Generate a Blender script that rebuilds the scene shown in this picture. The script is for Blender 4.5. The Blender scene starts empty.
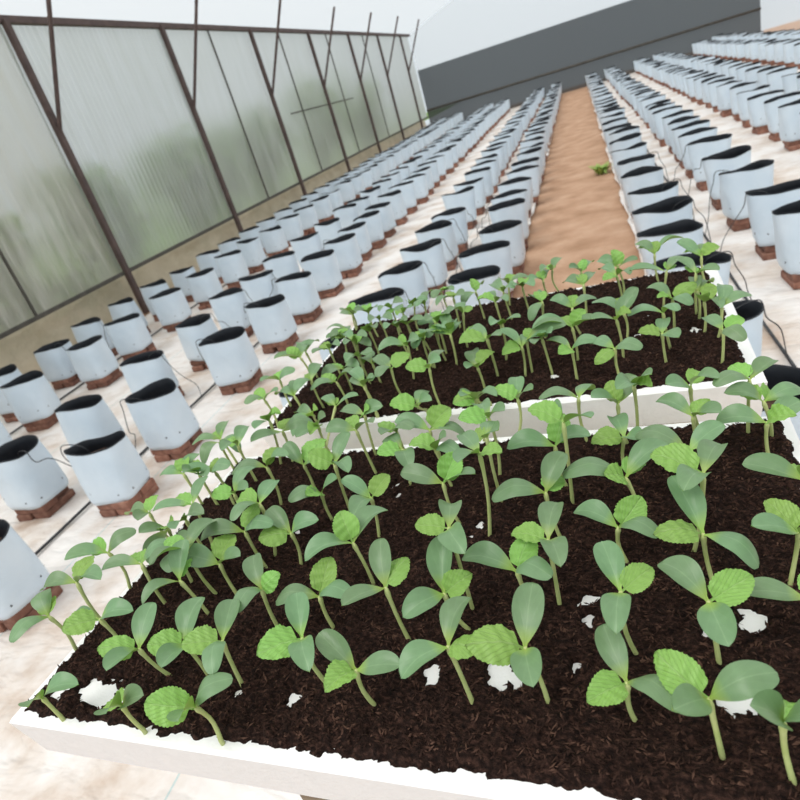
import bpy, math, random
from mathutils import Vector, Matrix, noise as mnoise

# ------------------------------------------------------------------ camera, light, exposure
scene = bpy.context.scene
CAM_Z = 1.2                      # camera height above the ground sheets (metres)
U = 1.2                          # unit of the ground layout
XR = (0.93155156, -0.13035217, -0.33944073)
YF = (0.23751859, -0.48868768, 0.83950537)
DN = (0.27531185, 0.86266602, 0.42427671)
right = Vector((XR[0], YF[0], -DN[0]))
up = -Vector((XR[1], YF[1], -DN[1]))
back = -Vector((XR[2], YF[2], -DN[2]))
cam_data = bpy.data.cameras.new('camera')
cam = bpy.data.objects.new('camera', cam_data)
scene.collection.objects.link(cam)
cam.matrix_world = Matrix(((right.x, up.x, back.x, 0), (right.y, up.y, back.y, 0), (right.z, up.z, back.z, CAM_Z), (0, 0, 0, 1)))
cam_data.sensor_width = 36
cam_data.lens = 615 / 800 * 36
cam_data.clip_start = 0.02
cam_data.clip_end = 200
cam_data.dof.use_dof = True
cam_data.dof.focus_distance = 0.48
cam_data.dof.aperture_fstop = 15
scene.camera = cam

world = bpy.data.worlds.new('overcast_sky')
scene.world = world
world.use_nodes = True
wn = world.node_tree.nodes
wl = world.node_tree.links
wn.clear()
wout = wn.new('ShaderNodeOutputWorld')
wbg = wn.new('ShaderNodeBackground')
wtc = wn.new('ShaderNodeTexCoord')
wsep = wn.new('ShaderNodeSeparateXYZ')
wramp = wn.new('ShaderNodeValToRGB')
wramp.color_ramp.elements[0].position = 0.0
wramp.color_ramp.elements[0].color = (0.62, 0.68, 0.72, 1)
wramp.color_ramp.elements[1].position = 0.8
wramp.color_ramp.elements[1].color = (0.98, 0.99, 1.0, 1)
wl.new(wtc.outputs['Generated'], wsep.inputs[0])
wl.new(wsep.outputs['Z'], wramp.inputs['Fac'])
wl.new(wramp.outputs['Color'], wbg.inputs['Color'])
wbg.inputs['Strength'].default_value = 1.4
wl.new(wbg.outputs[0], wout.inputs['Surface'])
sun_data = bpy.data.lights.new('hazy_sun', 'SUN')
sun_data.energy = 1.9
sun_data.angle = math.radians(35)
sun_data.color = (1.0, 0.97, 0.92)
sun = bpy.data.objects.new('hazy_sun', sun_data)
sun.rotation_euler = (math.radians(24), math.radians(-18), 0)
scene.collection.objects.link(sun)
scene.view_settings.view_transform = 'Standard'
scene.view_settings.look = 'None'
scene.view_settings.exposure = -0.3
scene.view_settings.gamma = 1.0
scene.view_settings.use_curve_mapping = False

C = scene.collection
rnd = random.Random(7)

# ------------------------------------------------------------------ helpers
class MB:
    """collects vertices and faces (with a material slot and UVs) and builds one mesh"""
    def __init__(self):
        self.v = []; self.f = []; self.m = []; self.uv = {}
    def box(self, c, s, m=0, rot=None, bev=0.0):
        x, y, z = s[0] / 2, s[1] / 2, s[2] / 2
        if bev <= 0:
            pts = [(-x, -y, -z), (x, -y, -z), (x, y, -z), (-x, y, -z), (-x, -y, z), (x, -y, z), (x, y, z), (-x, y, z)]
            fs = [(0, 3, 2, 1), (4, 5, 6, 7), (0, 1, 5, 4), (1, 2, 6, 5), (2, 3, 7, 6), (3, 0, 4, 7)]
        else:
            b = bev; pts = []
            for zz, ins in ((-z, b), (-z + b, 0), (z - b, 0), (z, b)):
                for sx, sy in ((-1, -1), (1, -1), (1, 1), (-1, 1)):
                    if (sx * sy) > 0:
                        pts += [(sx * (x - ins), sy * (y - ins - b), zz), (sx * (x - ins - b), sy * (y - ins), zz)]
                    else:
                        pts += [(sx * (x - ins - b), sy * (y - ins), zz), (sx * (x - ins), sy * (y - ins - b), zz)]
            fs = [tuple(range(7, -1, -1)), tuple(range(24, 32))]
            for r in range(3):
                for i in range(8):
                    j = (i + 1) % 8
                    fs.append((r * 8 + i, r * 8 + j, r * 8 + 8 + j, r * 8 + 8 + i))
        self.add(pts, fs, m, c, rot)
    def add(self, pts, fs, m=0, c=(0, 0, 0), rot=None):
        o = len(self.v)
        for p in pts:
            p = Vector(p)
            if rot is not None: p = rot @ p
            self.v.append((p.x + c[0], p.y + c[1], p.z + c[2]))
        for f in fs:
            self.f.append(tuple(i + o for i in f)); self.m.append(m)
    def tube(self, pts, rad, n=8, m=0, caps=True):
        pts = [Vector(p) for p in pts]
        rads = rad if isinstance(rad, (list, tuple)) else [rad] * len(pts)
        o = len(self.v); ref = None
        for i, p in enumerate(pts):
            t = (pts[min(i + 1, len(pts) - 1)] - pts[max(i - 1, 0)]).normalized()
            if ref is None:
                ref = Vector((0, 0, 1)) if abs(t.z) < 0.9 else Vector((1, 0, 0))
            a = (ref - t * ref.dot(t)).normalized(); b = t.cross(a); ref = a
            for k in range(n):
                q = p + (a * math.cos(2 * math.pi * k / n) + b * math.sin(2 * math.pi * k / n)) * rads[i]
                self.v.append(tuple(q))
        for i in range(len(pts) - 1):
            for k in range(n):
                k2 = (k + 1) % n
                self.f.append((o + i * n + k, o + i * n + k2, o + (i + 1) * n + k2, o + (i + 1) * n + k)); self.m.append(m)
        if caps:
            self.f.append(tuple(o + k for k in range(n - 1, -1, -1))); self.m.append(m)
            self.f.append(tuple(o + (len(pts) - 1) * n + k for k in range(n))); self.m.append(m)
    def mesh(self, name, mats, smooth=True):
        me = bpy.data.meshes.new(name)
        me.from_pydata(self.v, [], self.f)
        for mt in mats: me.materials.append(mt)
        me.polygons.foreach_set('material_index', self.m)
        me.polygons.foreach_set('use_smooth', [smooth] * len(self.f))
        me.update()
        return me
    def build(self, name, mats, parent=None, smooth=True, loc=(0, 0, 0), rotz=0.0):
        return link(name, self.mesh(name, mats if isinstance(mats, (list, tuple)) else [mats], smooth), parent, loc, rotz)

def link(name, data, parent=None, loc=(0, 0, 0), rotz=0.0):
    o = bpy.data.objects.new(name, data)
    C.objects.link(o)
    if parent is not None: o.parent = parent
    o.location = loc
    o.rotation_euler = (0, 0, rotz)
    return o

def tag(o, label=None, cat=None, group=None, kind=None):
    if label: o['label'] = label
    if cat: o['category'] = cat
    if group: o['group'] = group
    if kind: o['kind'] = kind
    return o

ORD = ['', 'first', 'second', 'third', 'fourth', 'fifth', 'sixth', 'seventh', 'eighth', 'ninth', 'tenth', 'eleventh', 'twelfth',
       'thirteenth', 'fourteenth', 'fifteenth', 'sixteenth', 'seventeenth', 'eighteenth', 'nineteenth']
TENS = {2: 'twenty', 3: 'thirty', 4: 'forty'}
def ordinal(n):
    if n < 20: return ORD[n]
    t, r = divmod(n, 10)
    return {2: 'twentieth', 3: 'thirtieth', 4: 'fortieth'}[t] if r == 0 else TENS[t] + '-' + ORD[r]

def fbm(x, y, s=1.0, o=3, z=0.0):
    v = 0; a = 1; f = s
    for _ in range(o):
        v += a * mnoise.noise((x * f, y * f, z)); a *= 0.5; f *= 2.1
    return v

# ------------------------------------------------------------------ materials
def mat(name):
    m = bpy.data.materials.new(name); m.use_nodes = True
    nt = m.node_tree
    return m, nt, nt.nodes, nt.links, nt.nodes['Principled BSDF'], nt.nodes['Material Output']

def ramp(nodes, stops):
    r = nodes.new('ShaderNodeValToRGB')
    e = r.color_ramp.elements
    e[0].position, e[0].color = stops[0][0], (*stops[0][1], 1)
    e[1].position, e[1].color = stops[-1][0], (*stops[-1][1], 1)
    for p, c in stops[1:-1]:
        k = e.new(p); k.color = (*c, 1)
    return r

def noisy(name, stops, scale=20, detail=4, rough=0.7, bump=0.0, bscale=None, coord='Object', spec=0.3, stretch=None, bdist=0.01):
    m, nt, N, L, bs, out = mat(name)
    tc = N.new('ShaderNodeTexCoord'); src = tc.outputs[coord]
    if stretch:
        mp = N.new('ShaderNodeMapping'); mp.inputs['Scale'].default_value = stretch
        L.new(src, mp.inputs['Vector']); src = mp.outputs[0]
    nz = N.new('ShaderNodeTexNoise'); nz.inputs['Scale'].default_value = scale; nz.inputs['Detail'].default_value = detail
    L.new(src, nz.inputs['Vector'])
    r = ramp(N, stops); L.new(nz.outputs['Fac'], r.inputs['Fac']); L.new(r.outputs['Color'], bs.inputs['Base Color'])
    bs.inputs['Roughness'].default_value = rough
    bs.inputs['Specular IOR Level'].default_value = spec
    if bump:
        nb = N.new('ShaderNodeTexNoise'); nb.inputs['Scale'].default_value = bscale or scale; nb.inputs['Detail'].default_value = 5
        L.new(src, nb.inputs['Vector'])
        bp = N.new('ShaderNodeBump'); bp.inputs['Strength'].default_value = bump; bp.inputs['Distance'].default_value = bdist
        L.new(nb.outputs['Fac'], bp.inputs['Height']); L.new(bp.outputs[0], bs.inputs['Normal'])
    return m

def film_material(name, base, transparent, translucent, streak=None, bumpscale=(1, 3, 0.4), bump=0.4, stain=None, haze=False):
    """plastic film: part clear, part glowing with the daylight behind it, part diffuse"""
    m, nt, N, L, bs, out = mat(name)
    bs.inputs['Base Color'].default_value = (*base, 1)
    bs.inputs['Roughness'].default_value = 0.45
    tc = N.new('ShaderNodeTexCoord')
    mp = N.new('ShaderNodeMapping'); mp.inputs['Scale'].default_value = bumpscale
    L.new(tc.outputs['Object'], mp.inputs['Vector'])
    nz = N.new('ShaderNodeTexNoise'); nz.inputs['Scale'].default_value = 2.2; nz.inputs['Detail'].default_value = 6; nz.inputs['Roughness'].default_value = 0.65
    L.new(mp.outputs[0], nz.inputs['Vector'])
    bp = N.new('ShaderNodeBump'); bp.inputs['Strength'].default_value = bump; bp.inputs['Distance'].default_value = 0.06
    L.new(nz.outputs['Fac'], bp.inputs['Height']); L.new(bp.outputs[0], bs.inputs['Normal'])
    if stain:
        r = ramp(N, [(0.35, stain), (0.65, base)]); L.new(nz.outputs['Fac'], r.inputs['Fac']); L.new(r.outputs['Color'], bs.inputs['Base Color'])
    tl = N.new('ShaderNodeBsdfTranslucent'); tl.inputs['Color'].default_value = (*base, 1)
    L.new(bp.outputs[0], tl.inputs['Normal'])
    mx = N.new('ShaderNodeMixShader'); mx.inputs['Fac'].default_value = translucent
    L.new(bs.outputs[0], mx.inputs[1]); L.new(tl.outputs[0], mx.inputs[2])
    if haze:
        tr = N.new('ShaderNodeBsdfRefraction'); tr.inputs['IOR'].default_value = 1.12; tr.inputs['Roughness'].default_value = 0.55
    else:
        tr = N.new('ShaderNodeBsdfTransparent')
    mx2 = N.new('ShaderNodeMixShader'); mx2.inputs['Fac'].default_value = transparent
    if streak:
        rr = N.new('ShaderNodeMapRange'); rr.inputs['From Min'].default_value = 0.35; rr.inputs['From Max'].default_value = 0.68
        rr.inputs['To Min'].default_value = transparent + streak; rr.inputs['To Max'].default_value = max(0, transparent - streak)
        L.new(nz.outputs['Fac'], rr.inputs['Value']); L.new(rr.outputs[0], mx2.inputs['Fac'])
    L.new(mx.outputs[0], mx2.inputs[1]); L.new(tr.outputs[0], mx2.inputs[2])
    L.new(mx2.outputs[0], out.inputs['Surface'])
    return m

def leaf_material(name, blade, vein, side_scale, back, transl, rough, vary=0.14, veinw=0.035, bump=0.25, side=0.5, base=None):
    """veins are drawn from the leaf's own UV map: u runs along the midrib, v across"""
    m, nt, N, L, bs, out = mat(name)
    uv = N.new('ShaderNodeUVMap'); uv.uv_map = 'UVMap'
    sp = N.new('ShaderNodeSeparateXYZ'); L.new(uv.outputs[0], sp.inputs[0])
    def math_(op, a, b=None, c=None):
        n = N.new('ShaderNodeMath'); n.operation = op
        for i, x in enumerate((a, b, c)):
            if x is None: continue
            if isinstance(x, (int, float)): n.inputs[i].default_value = x
            else: L.new(x, n.inputs[i])
        return n.outputs[0]
    av = math_('ABSOLUTE', sp.outputs['Y'])
    mid = math_('SUBTRACT', 1.0, math_('MINIMUM', math_('DIVIDE', av, veinw), 1.0))
    s = math_('SUBTRACT', math_('MULTIPLY', sp.outputs['X'], side_scale), math_('MULTIPLY', av, side_scale * 0.75))
    tri = math_('ABSOLUTE', math_('SUBTRACT', math_('FRACT', s), 0.5))
    sv = math_('SUBTRACT', 1.0, math_('MINIMUM', math_('DIVIDE', tri, 0.16), 1.0))
    vv = math_('MAXIMUM', mid, math_('MULTIPLY', sv, side))
    oi = N.new('ShaderNodeObjectInfo')
    tc = N.new('ShaderNodeTexCoord')
    nz = N.new('ShaderNodeTexNoise'); nz.inputs['Scale'].default_value = 6; nz.inputs['Detail'].default_value = 3
    L.new(tc.outputs['Object'], nz.inputs['Vector'])
    mixc = N.new('ShaderNodeMixRGB'); mixc.inputs[1].default_value = (*blade, 1); mixc.inputs[2].default_value = (*vein, 1)
    L.new(math_('MULTIPLY', vv, 0.75), mixc.inputs['Fac'])
    if base:   # the stalk end of a seed leaf is yellower than its blade
        mr = N.new('ShaderNodeMapRange'); mr.inputs['From Min'].default_value = 0.06; mr.inputs['From Max'].default_value = 0.34
        mr.inputs['To Min'].default_value = 0.9; mr.inputs['To Max'].default_value = 0.0
        L.new(sp.outputs['X'], mr.inputs['Value'])
        mb0 = N.new('ShaderNodeMixRGB'); mb0.inputs[2].default_value = (*base, 1)
        L.new(mixc.outputs[0], mb0.inputs[1]); L.new(mr.outputs[0], mb0.inputs['Fac']); mixc = mb0
    hs = N.new('ShaderNodeHueSaturation')
    L.new(mixc.outputs[0], hs.inputs['Color'])
    val = math_('ADD', math_('MULTIPLY', oi.outputs['Random'], vary * 2), 1 - vary)
    val2 = math_('MULTIPLY', val, math_('ADD', math_('MULTIPLY', nz.outputs['Fac'], 0.3), 0.85))
    L.new(val2, hs.inputs['Value'])
    L.new(math_('ADD', math_('MULTIPLY', oi.outputs['Random'], 0.03), 0.485), hs.inputs['Hue'])
    geo = N.new('ShaderNodeNewGeometry')
    mb = N.new('ShaderNodeMixRGB'); mb.inputs[2].default_value = (*back, 1)
    L.new(hs.outputs[0], mb.inputs[1]); L.new(geo.outputs['Backfacing'], mb.inputs['Fac'])
    L.new(mb.outputs[0], bs.inputs['Base Color'])
    bs.inputs['Roughness'].default_value = rough
    bs.inputs['Specular IOR Level'].default_value = 0.45
    bp = N.new('ShaderNodeBump'); bp.inputs['Strength'].default_value = bump; bp.inputs['Distance'].default_value = 0.03
    bp.invert = True
    L.new(vv, bp.inputs['Height']); L.new(bp.outputs[0], bs.inputs['Normal'])
    tl = N.new('ShaderNodeBsdfTranslucent'); tl.inputs['Color'].default_value = (*back, 1)
    mx = N.new('ShaderNodeMixShader'); mx.inputs['Fac'].default_value = transl
    L.new(bs.outputs[0], mx.inputs[1]); L.new(tl.outputs[0], mx.inputs[2]); L.new(mx.outputs[0], out.inputs['Surface'])
    return m

M = {}
M['cotyledon'] = leaf_material('cotyledon_green', (0.172, 0.295, 0.145), (0.26, 0.40, 0.21), 3.0, (0.28, 0.48, 0.09), 0.14, 0.36, veinw=0.05, bump=0.08, side=0.15, base=(0.36, 0.52, 0.10))
M['true_leaf'] = leaf_material('young_leaf_green', (0.275, 0.52, 0.115), (0.43, 0.66, 0.24), 6.0, (0.36, 0.58, 0.09), 0.22, 0.45, veinw=0.06, bump=0.4, side=0.28)
M['stem'] = noisy('stem_green', [(0.3, (0.42, 0.50, 0.17)), (0.7, (0.55, 0.60, 0.27))], scale=60, rough=0.5)
M['soil'] = noisy('coir_soil', [(0.28, (0.006, 0.0035, 0.003)), (0.5, (0.024, 0.0125, 0.0095)), (0.72, (0.075, 0.038, 0.028))], scale=240, detail=6, rough=0.95, bump=1.0, bscale=420, spec=0.12, bdist=0.004, stretch=(1, 1.8, 1))  # coir grain, its dark-to-light range also painting in weak self-shadow among lumps
M['chip'] = noisy('coir_chip', [(0.3, (0.012, 0.006, 0.0045)), (0.5, (0.042, 0.021, 0.015)), (0.78, (0.145, 0.078, 0.054))], scale=130, detail=2, rough=0.9, spec=0.15)
M['foam'] = noisy('white_foam', [(0.3, (0.92, 0.92, 0.91)), (0.7, (0.96, 0.96, 0.95))], scale=90, rough=0.75, bump=0.25, bscale=260, bdist=0.002)
M['film'] = noisy('white_bag_film', [(0.3, (0.58, 0.68, 0.765)), (0.7, (0.66, 0.745, 0.815))], scale=7, rough=0.38, bump=0.5, bscale=16, spec=0.4, bdist=0.012)
M['liner'] = noisy('black_bag_lining', [(0.3, (0.010, 0.013, 0.018)), (0.7, (0.02, 0.024, 0.03))], scale=20, rough=0.5, spec=0.25)
M['substrate'] = noisy('coir_fill', [(0.3, (0.05, 0.028, 0.018)), (0.7, (0.19, 0.11, 0.075))], scale=60, rough=0.95, bump=0.8, bscale=120)
M['hole'] = noisy('drain_hole_dark', [(0.4, (0.02, 0.025, 0.03)), (0.6, (0.03, 0.035, 0.04))], scale=20, rough=0.8)
M['tube'] = noisy('black_tube', [(0.4, (0.018, 0.019, 0.022)), (0.6, (0.04, 0.042, 0.046))], scale=30, rough=0.45, spec=0.4)
M['steel'] = noisy('brown_painted_steel', [(0.3, (0.075, 0.052, 0.048)), (0.7, (0.12, 0.082, 0.072))], scale=12, rough=0.6)
M['darkrail'] = noisy('dark_steel_rail', [(0.3, (0.06, 0.055, 0.045)), (0.7, (0.10, 0.09, 0.075))], scale=12, rough=0.6)
M['earth'] = noisy('packed_earth', [(0.25, (0.36, 0.215, 0.13)), (0.5, (0.48, 0.30, 0.195)), (0.75, (0.58, 0.39, 0.27))], scale=4.5, detail=8, rough=0.95, bump=0.6, bscale=22, spec=0.1, bdist=0.02)
M['grass'] = noisy('grass_green', [(0.3, (0.10, 0.19, 0.05)), (0.7, (0.20, 0.30, 0.09))], scale=9, rough=0.9)
M['foliage'] = noisy('shrub_leaf', [(0.3, (0.11, 0.24, 0.05)), (0.7, (0.27, 0.42, 0.11))], scale=3, rough=0.7)
M['bark'] = noisy('shrub_bark', [(0.3, (0.10, 0.07, 0.05)), (0.7, (0.19, 0.14, 0.10))], scale=20, rough=0.9)
M['weed'] = noisy('weed_green', [(0.3, (0.24, 0.40, 0.08)), (0.7, (0.40, 0.56, 0.16))], scale=30, rough=0.7)
M['wood'] = noisy('grey_timber', [(0.3, (0.22, 0.17, 0.12)), (0.7, (0.36, 0.29, 0.21))], scale=8, rough=0.85, stretch=(1, 12, 12))
M['wall_film'] = film_material('side_wall_film', (0.62, 0.62, 0.56), 0.24, 0.40, haze=True, streak=0.14, bumpscale=(1, 4.5, 0.5), bump=0.8, stain=(0.36, 0.37, 0.30))
M['rib_film'] = film_material('ribbed_wall_sheet', (0.57, 0.60, 0.57), 0.34, 0.40, haze=True, streak=0.10, bumpscale=(1, 3.5, 0.5), bump=0.3, stain=(0.45, 0.48, 0.45))
M['skirt'] = film_material('dusty_skirt_film', (0.64, 0.60, 0.47), 0.05, 0.35, bumpscale=(1, 1.6, 2.4), bump=0.8, stain=(0.45, 0.42, 0.30))
M['roof_film'] = film_material('roof_film', (0.90, 0.92, 0.92), 0.72, 0.60, bump=0.1)
M['net'] = film_material('dark_shade_net', (0.055, 0.065, 0.07), 0.10, 0.3, bump=0.4)

def brick_material():
    m, nt, N, L, bs, out = mat('fired_brick')
    tc = N.new('ShaderNodeTexCoord'); oi = N.new('ShaderNodeObjectInfo')
    nz = N.new('ShaderNodeTexNoise'); nz.inputs['Scale'].default_value = 22; nz.inputs['Detail'].default_value = 5
    L.new(tc.outputs['Object'], nz.inputs['Vector'])
    r = ramp(N, [(0.3, (0.13, 0.06, 0.042)), (0.5, (0.225, 0.10, 0.068)), (0.75, (0.35, 0.19, 0.135))]); L.new(nz.outputs['Fac'], r.inputs['Fac'])
    hs = N.new('ShaderNodeHueSaturation'); L.new(r.outputs[0], hs.inputs['Color'])
    mr = N.new('ShaderNodeMapRange'); mr.inputs['To Min'].default_value = 0.72; mr.inputs['To Max'].default_value = 1.25
    L.new(oi.outputs['Random'], mr.inputs['Value']); L.new(mr.outputs[0], hs.inputs['Value'])
    L.new(hs.outputs[0], bs.inputs['Base Color']); bs.inputs['Roughness'].default_value = 0.92
    bp = N.new('ShaderNodeBump'); bp.inputs['Strength'].default_value = 0.5; bp.inputs['Distance'].default_value = 0.004
    L.new(nz.outputs['Fac'], bp.inputs['Height']); L.new(bp.outputs[0], bs.inputs['Normal'])
    return m
M['brick'] = brick_material()

def sheet_material():
    m, nt, N, L, bs, out = mat('white_woven_sheet')
    tc = N.new('ShaderNodeTexCoord')
    n1 = N.new('ShaderNodeTexNoise'); n1.inputs['Scale'].default_value = 3.0; n1.inputs['Detail'].default_value = 7; n1.inputs['Roughness'].default_value = 0.6
    L.new(tc.outputs['Object'], n1.inputs['Vector'])
    r = ramp(N, [(0.32, (0.52, 0.40, 0.31)), (0.43, (0.68, 0.60, 0.53)), (0.55, (0.80, 0.76, 0.72)), (0.75, (0.88, 0.86, 0.83))])
    L.new(n1.outputs['Fac'], r.inputs['Fac'])
    # a thin blue-green thread woven along the sheet
    sp = N.new('ShaderNodeSeparateXYZ'); L.new(tc.outputs['Object'], sp.inputs[0])
    a = N.new('ShaderNodeMath'); a.operation = 'PINGPONG'; a.inputs[1].default_value = 0.5
    ad = N.new('ShaderNodeMath'); ad.operation = 'ADD'; ad.inputs[1].default_value = 2.06
    L.new(sp.outputs['X'], ad.inputs[0]); L.new(ad.outputs[0], a.inputs[0])
    lt = N.new('ShaderNodeMath'); lt.operation = 'LESS_THAN'; lt.inputs[1].default_value = 0.003
    L.new(a.outputs[0], lt.inputs[0])
    ml = N.new('ShaderNodeMath'); ml.operation = 'MULTIPLY'; ml.inputs[1].default_value = 0.5; L.new(lt.outputs[0], ml.inputs[0])
    mx = N.new('ShaderNodeMixRGB'); mx.inputs[2].default_value = (0.25, 0.50, 0.52, 1)
    L.new(ml.outputs[0], mx.inputs['Fac']); L.new(r.outputs[0], mx.inputs[1]); L.new(mx.outputs[0], bs.inputs['Base Color'])
    bs.inputs['Roughness'].default_value = 0.55
    mp = N.new('ShaderNodeMapping'); mp.inputs['Rotation'].default_value = (0, 0, 0.5); mp.inputs['Scale'].default_value = (1.0, 2.2, 1)
    L.new(tc.outputs['Object'], mp.inputs['Vector'])
    n2 = N.new('ShaderNodeTexNoise'); n2.inputs['Scale'].default_value = 5.0; n2.inputs['Detail'].default_value = 3; n2.inputs['Distortion'].default_value = 0.4
    L.new(mp.outputs[0], n2.inputs['Vector'])
    bp = N.new('ShaderNodeBump'); bp.inputs['Strength'].default_value = 0.7; bp.inputs['Distance'].default_value = 0.05
    L.new(n2.outputs['Fac'], bp.inputs['Height']); L.new(bp.outputs[0], bs.inputs['Normal'])
    return m
M['sheet'] = sheet_material()

# ------------------------------------------------------------------ setting
Y0, Y1 = 0.2, 20.5               # near and far end of the house
XL = -3.75 * U                   # left wall
XRT = 4.6                        # right side
EAVE = 2.7

def heightfield(x0, x1, y0, y1, nx, ny, fn):
    v = []; f = []
    for j in range(ny + 1):
        for i in range(nx + 1):
            s, t = i / nx, j / ny
            v.append(fn(s, t))
    for j in range(ny):
        for i in range(nx):
            a = j * (nx + 1) + i
            f.append((a, a + 1, a + nx + 2, a + nx + 1))
    return v, f

# bare earth floor with the trodden path showing between the sheets
v, f = heightfield(0, 1, 0, 1, 90, 160, lambda s, t: (-7 + 14 * s, -1.5 + 24 * t, -0.016 + 0.012 * fbm(-7 + 14 * s, -1.5 + 24 * t, 1.3)))
b = MB(); b.add(v, f)
tag(b.build('floor', M['earth']), kind='structure')
v, f = heightfield(0, 1, 0, 1, 20, 30, lambda s, t: (-30 + 23.2 * s, -10 + 50 * t, -0.03 + 0.2 * (1 - s)))
b = MB(); b.add(v, f)
tag(b.build('ground', M['grass']), kind='structure')

def sheet(xa, xb, name, label, wav):
    def fn(s, t):
        x = xa + (xb - xa) * s; y = Y0 + (Y1 - 0.15 - Y0) * t
        edge = max(0, 1 - min(s, 1 - s) * (xb - xa) / 0.25)
        side = 1 if s > 0.5 else -1
        x += edge * side * 0.035 * fbm(3.1 * wav, y, 1.6)
        z = 0.006 + 0.007 * max(-0.6, fbm(x, y, 2.6, 3, wav)) + edge ** 3 * 0.02 * (0.6 + fbm(1, y, 3, 2, wav))
        return (x, y, max(z, 0.001))
    v, f = heightfield(0, 1, 0, 1, 110, 420, fn)
    b = MB(); b.add(v, f)
    o = b.build(name, M['sheet'])
    sm = o.modifiers.new('thickness', 'SOLIDIFY'); sm.thickness = 0.002; sm.offset = -1
    tag(o, label, 'ground sheet', 'white ground sheets')
sheet(-3.62 * U, -0.435 * U, 'ground_sheet', 'wrinkled white ground sheet under the bag columns left of the earth path', 1)
sheet(0.16 * U, 3.35 * U, 'ground_sheet', 'wrinkled white ground sheet under the bag columns right of the earth path', 2)

# left wall: film sheet, with a ribbed sheet between the first two posts
RAIL = 0.37 * U
def wall_sheet(name, ya, yb, za, zb, ny, nz, fn, m):
    def g(s, t):
        y = ya + (yb - ya) * s; z = za + (zb - za) * t
        return (XL - 0.05 + fn(y, z), y, z)
    v, f = heightfield(0, 1, 0, 1, ny, nz, g)
    b = MB(); b.add(v, f)
    return tag(b.build(name, m), kind='structure')
wall_sheet('wall_left', Y0, 4.3 * U, RAIL, EAVE, 160, 24, lambda y, z: 0.03 * fbm(y * 2.4 + z * 0.2, z * 0.25, 1.8, 3), M['wall_film'])
wall_sheet('wall_left_ribbed', 4.27 * U, 6.32 * U, RAIL, EAVE, 400, 6, lambda y, z: 0.011 * math.sin(y * 2 * math.pi / 0.076), M['rib_film'])
wall_sheet('wall_left_far', 6.26 * U, Y1, RAIL, EAVE, 240, 18, lambda y, z: 0.016 * fbm(y * 1.6, z * 0.5, 1.2, 3), M['rib_film'])
def skirt_fn(s, t):
    y = Y0 + (Y1 - Y0) * s; z = RAIL * t
    return (XL - 0.16 + 0.10 * (1 - t) ** 1.5 + 0.12 * max(0, t - 0.9) * 10 + 0.035 * (1 - t ** 6) * fbm(y + z * 0.8, z * 2.2, 2.4, 3), y, z + 0.004)
v, f = heightfield(0, 1, 0, 1, 320, 10, skirt_fn)
b = MB(); b.add(v, f)
tag(b.build('baseboard_left', M['skirt']), kind='structure')
# end wall: dark net below, pale film above
b = MB(); b.add(*heightfield(0, 1, 0, 1, 60, 10, lambda s, t: (XL + (XRT - XL) * s, Y1 + 0.02 * fbm(s * 9, t, 1), 1.75 * t)))
tag(b.build('wall_back', M['net']), kind='structure')
b = MB(); b.add(*heightfield(0, 1, 0, 1, 40, 10, lambda s, t: (XL + (XRT - XL) * s, Y1, 1.75 + (EAVE + (1 - abs(2 * s - 1)) * 1.5 - 1.75) * t)))
tag(b.build('wall_back_upper', M['roof_film']), kind='structure')
b = MB(); b.tube([(XL, Y1 - 0.05, 0.62), (XRT, Y1 - 0.05, 0.62)], 0.03, 6)
tag(b.build('end_wall_rail', M['foam'] if False else M['darkrail']), 'low steel rail across the dark end wall', 'rail')
# film roof, two slopes
b = MB()
mid = (XL + XRT) / 2
b.add(*heightfield(0, 1, 0, 1, 24, 40, lambda s, t: (XL + (XRT - XL) * s, -0.6 + (Y1 + 0.6) * t, EAVE + 1.5 * (1 - abs(2 * s - 1)) + 0.02)))
tag(b.build('roof', M['roof_film']), kind='structure')
# right side film wall (outside the frame, it closes the house)
b = MB(); b.add(*heightfield(0, 1, 0, 1, 40, 8, lambda s, t: (XRT, Y0 + (Y1 - Y0) * s, EAVE * t)))
tag(b.build('wall_right', M['roof_film']), kind='structure')

# steel frame of the left wall
POSTS = [2.35, 4.3, 6.26, 8.21, 10.19, 12.14, 14.08, 16.05]
for i, py in enumerate(POSTS):
    y = py * U
    r = link('wall_post', None, None, (XL, y, 0)); 
    nm = ordinal(i) if i else ''
    tag(r, 'brown steel wall post just outside the near end of the view' if i == 0 else f'brown steel post on the left wall, {nm} from the front', 'post', 'steel posts of the left wall')
    b = MB(); b.box((0.02, 0, EAVE / 2), (0.05, 0.06, EAVE), bev=0.004); b.build('upright', M['steel'], r, smooth=False)
    b = MB(); z0 = 1.46 * U
    b.tube([(0.02, 0, z0), (0.02 + 0.62, 0, EAVE + 0.2)], 0.021, 6); b.build('knee_brace', M['steel'], r, smooth=False)
for i, py in enumerate([3.3, 7.2, 9.12, 11.03, 13.1]):
    b = MB(); b.box((0, 0, (RAIL + EAVE) / 2), (0.02, 0.022, EAVE - RAIL), bev=0.002)
    o = b.build('wall_stud', M['darkrail'], None, False, (XL - 0.01, py * U, 0))
    tag(o, f'thin dark upright on the left wall above the rail, {ordinal(i + 1)} from the front', 'upright', 'thin uprights of the left wall')
b = MB(); b.box((XL, (Y0 + Y1) / 2, RAIL), (0.035, Y1 - Y0, 0.035), bev=0.003)
tag(b.build('wall_rail', M['darkrail'], None, False), 'dark horizontal rail along the left wall above the dusty skirt', 'rail')
b = MB(); b.box((XL, (11.03 * U + 9.12 * U) / 2, 1.22 * U), (0.02, (11.03 - 8.21) * U, 0.02))
tag(b.build('cross_bar', M['darkrail'], None, False), 'short dark cross bar between far posts of the left wall', 'rail')
b = MB(); b.box((XL, (Y0 + Y1) / 2, EAVE), (0.06, Y1 - Y0, 0.06), bev=0.004)
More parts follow.
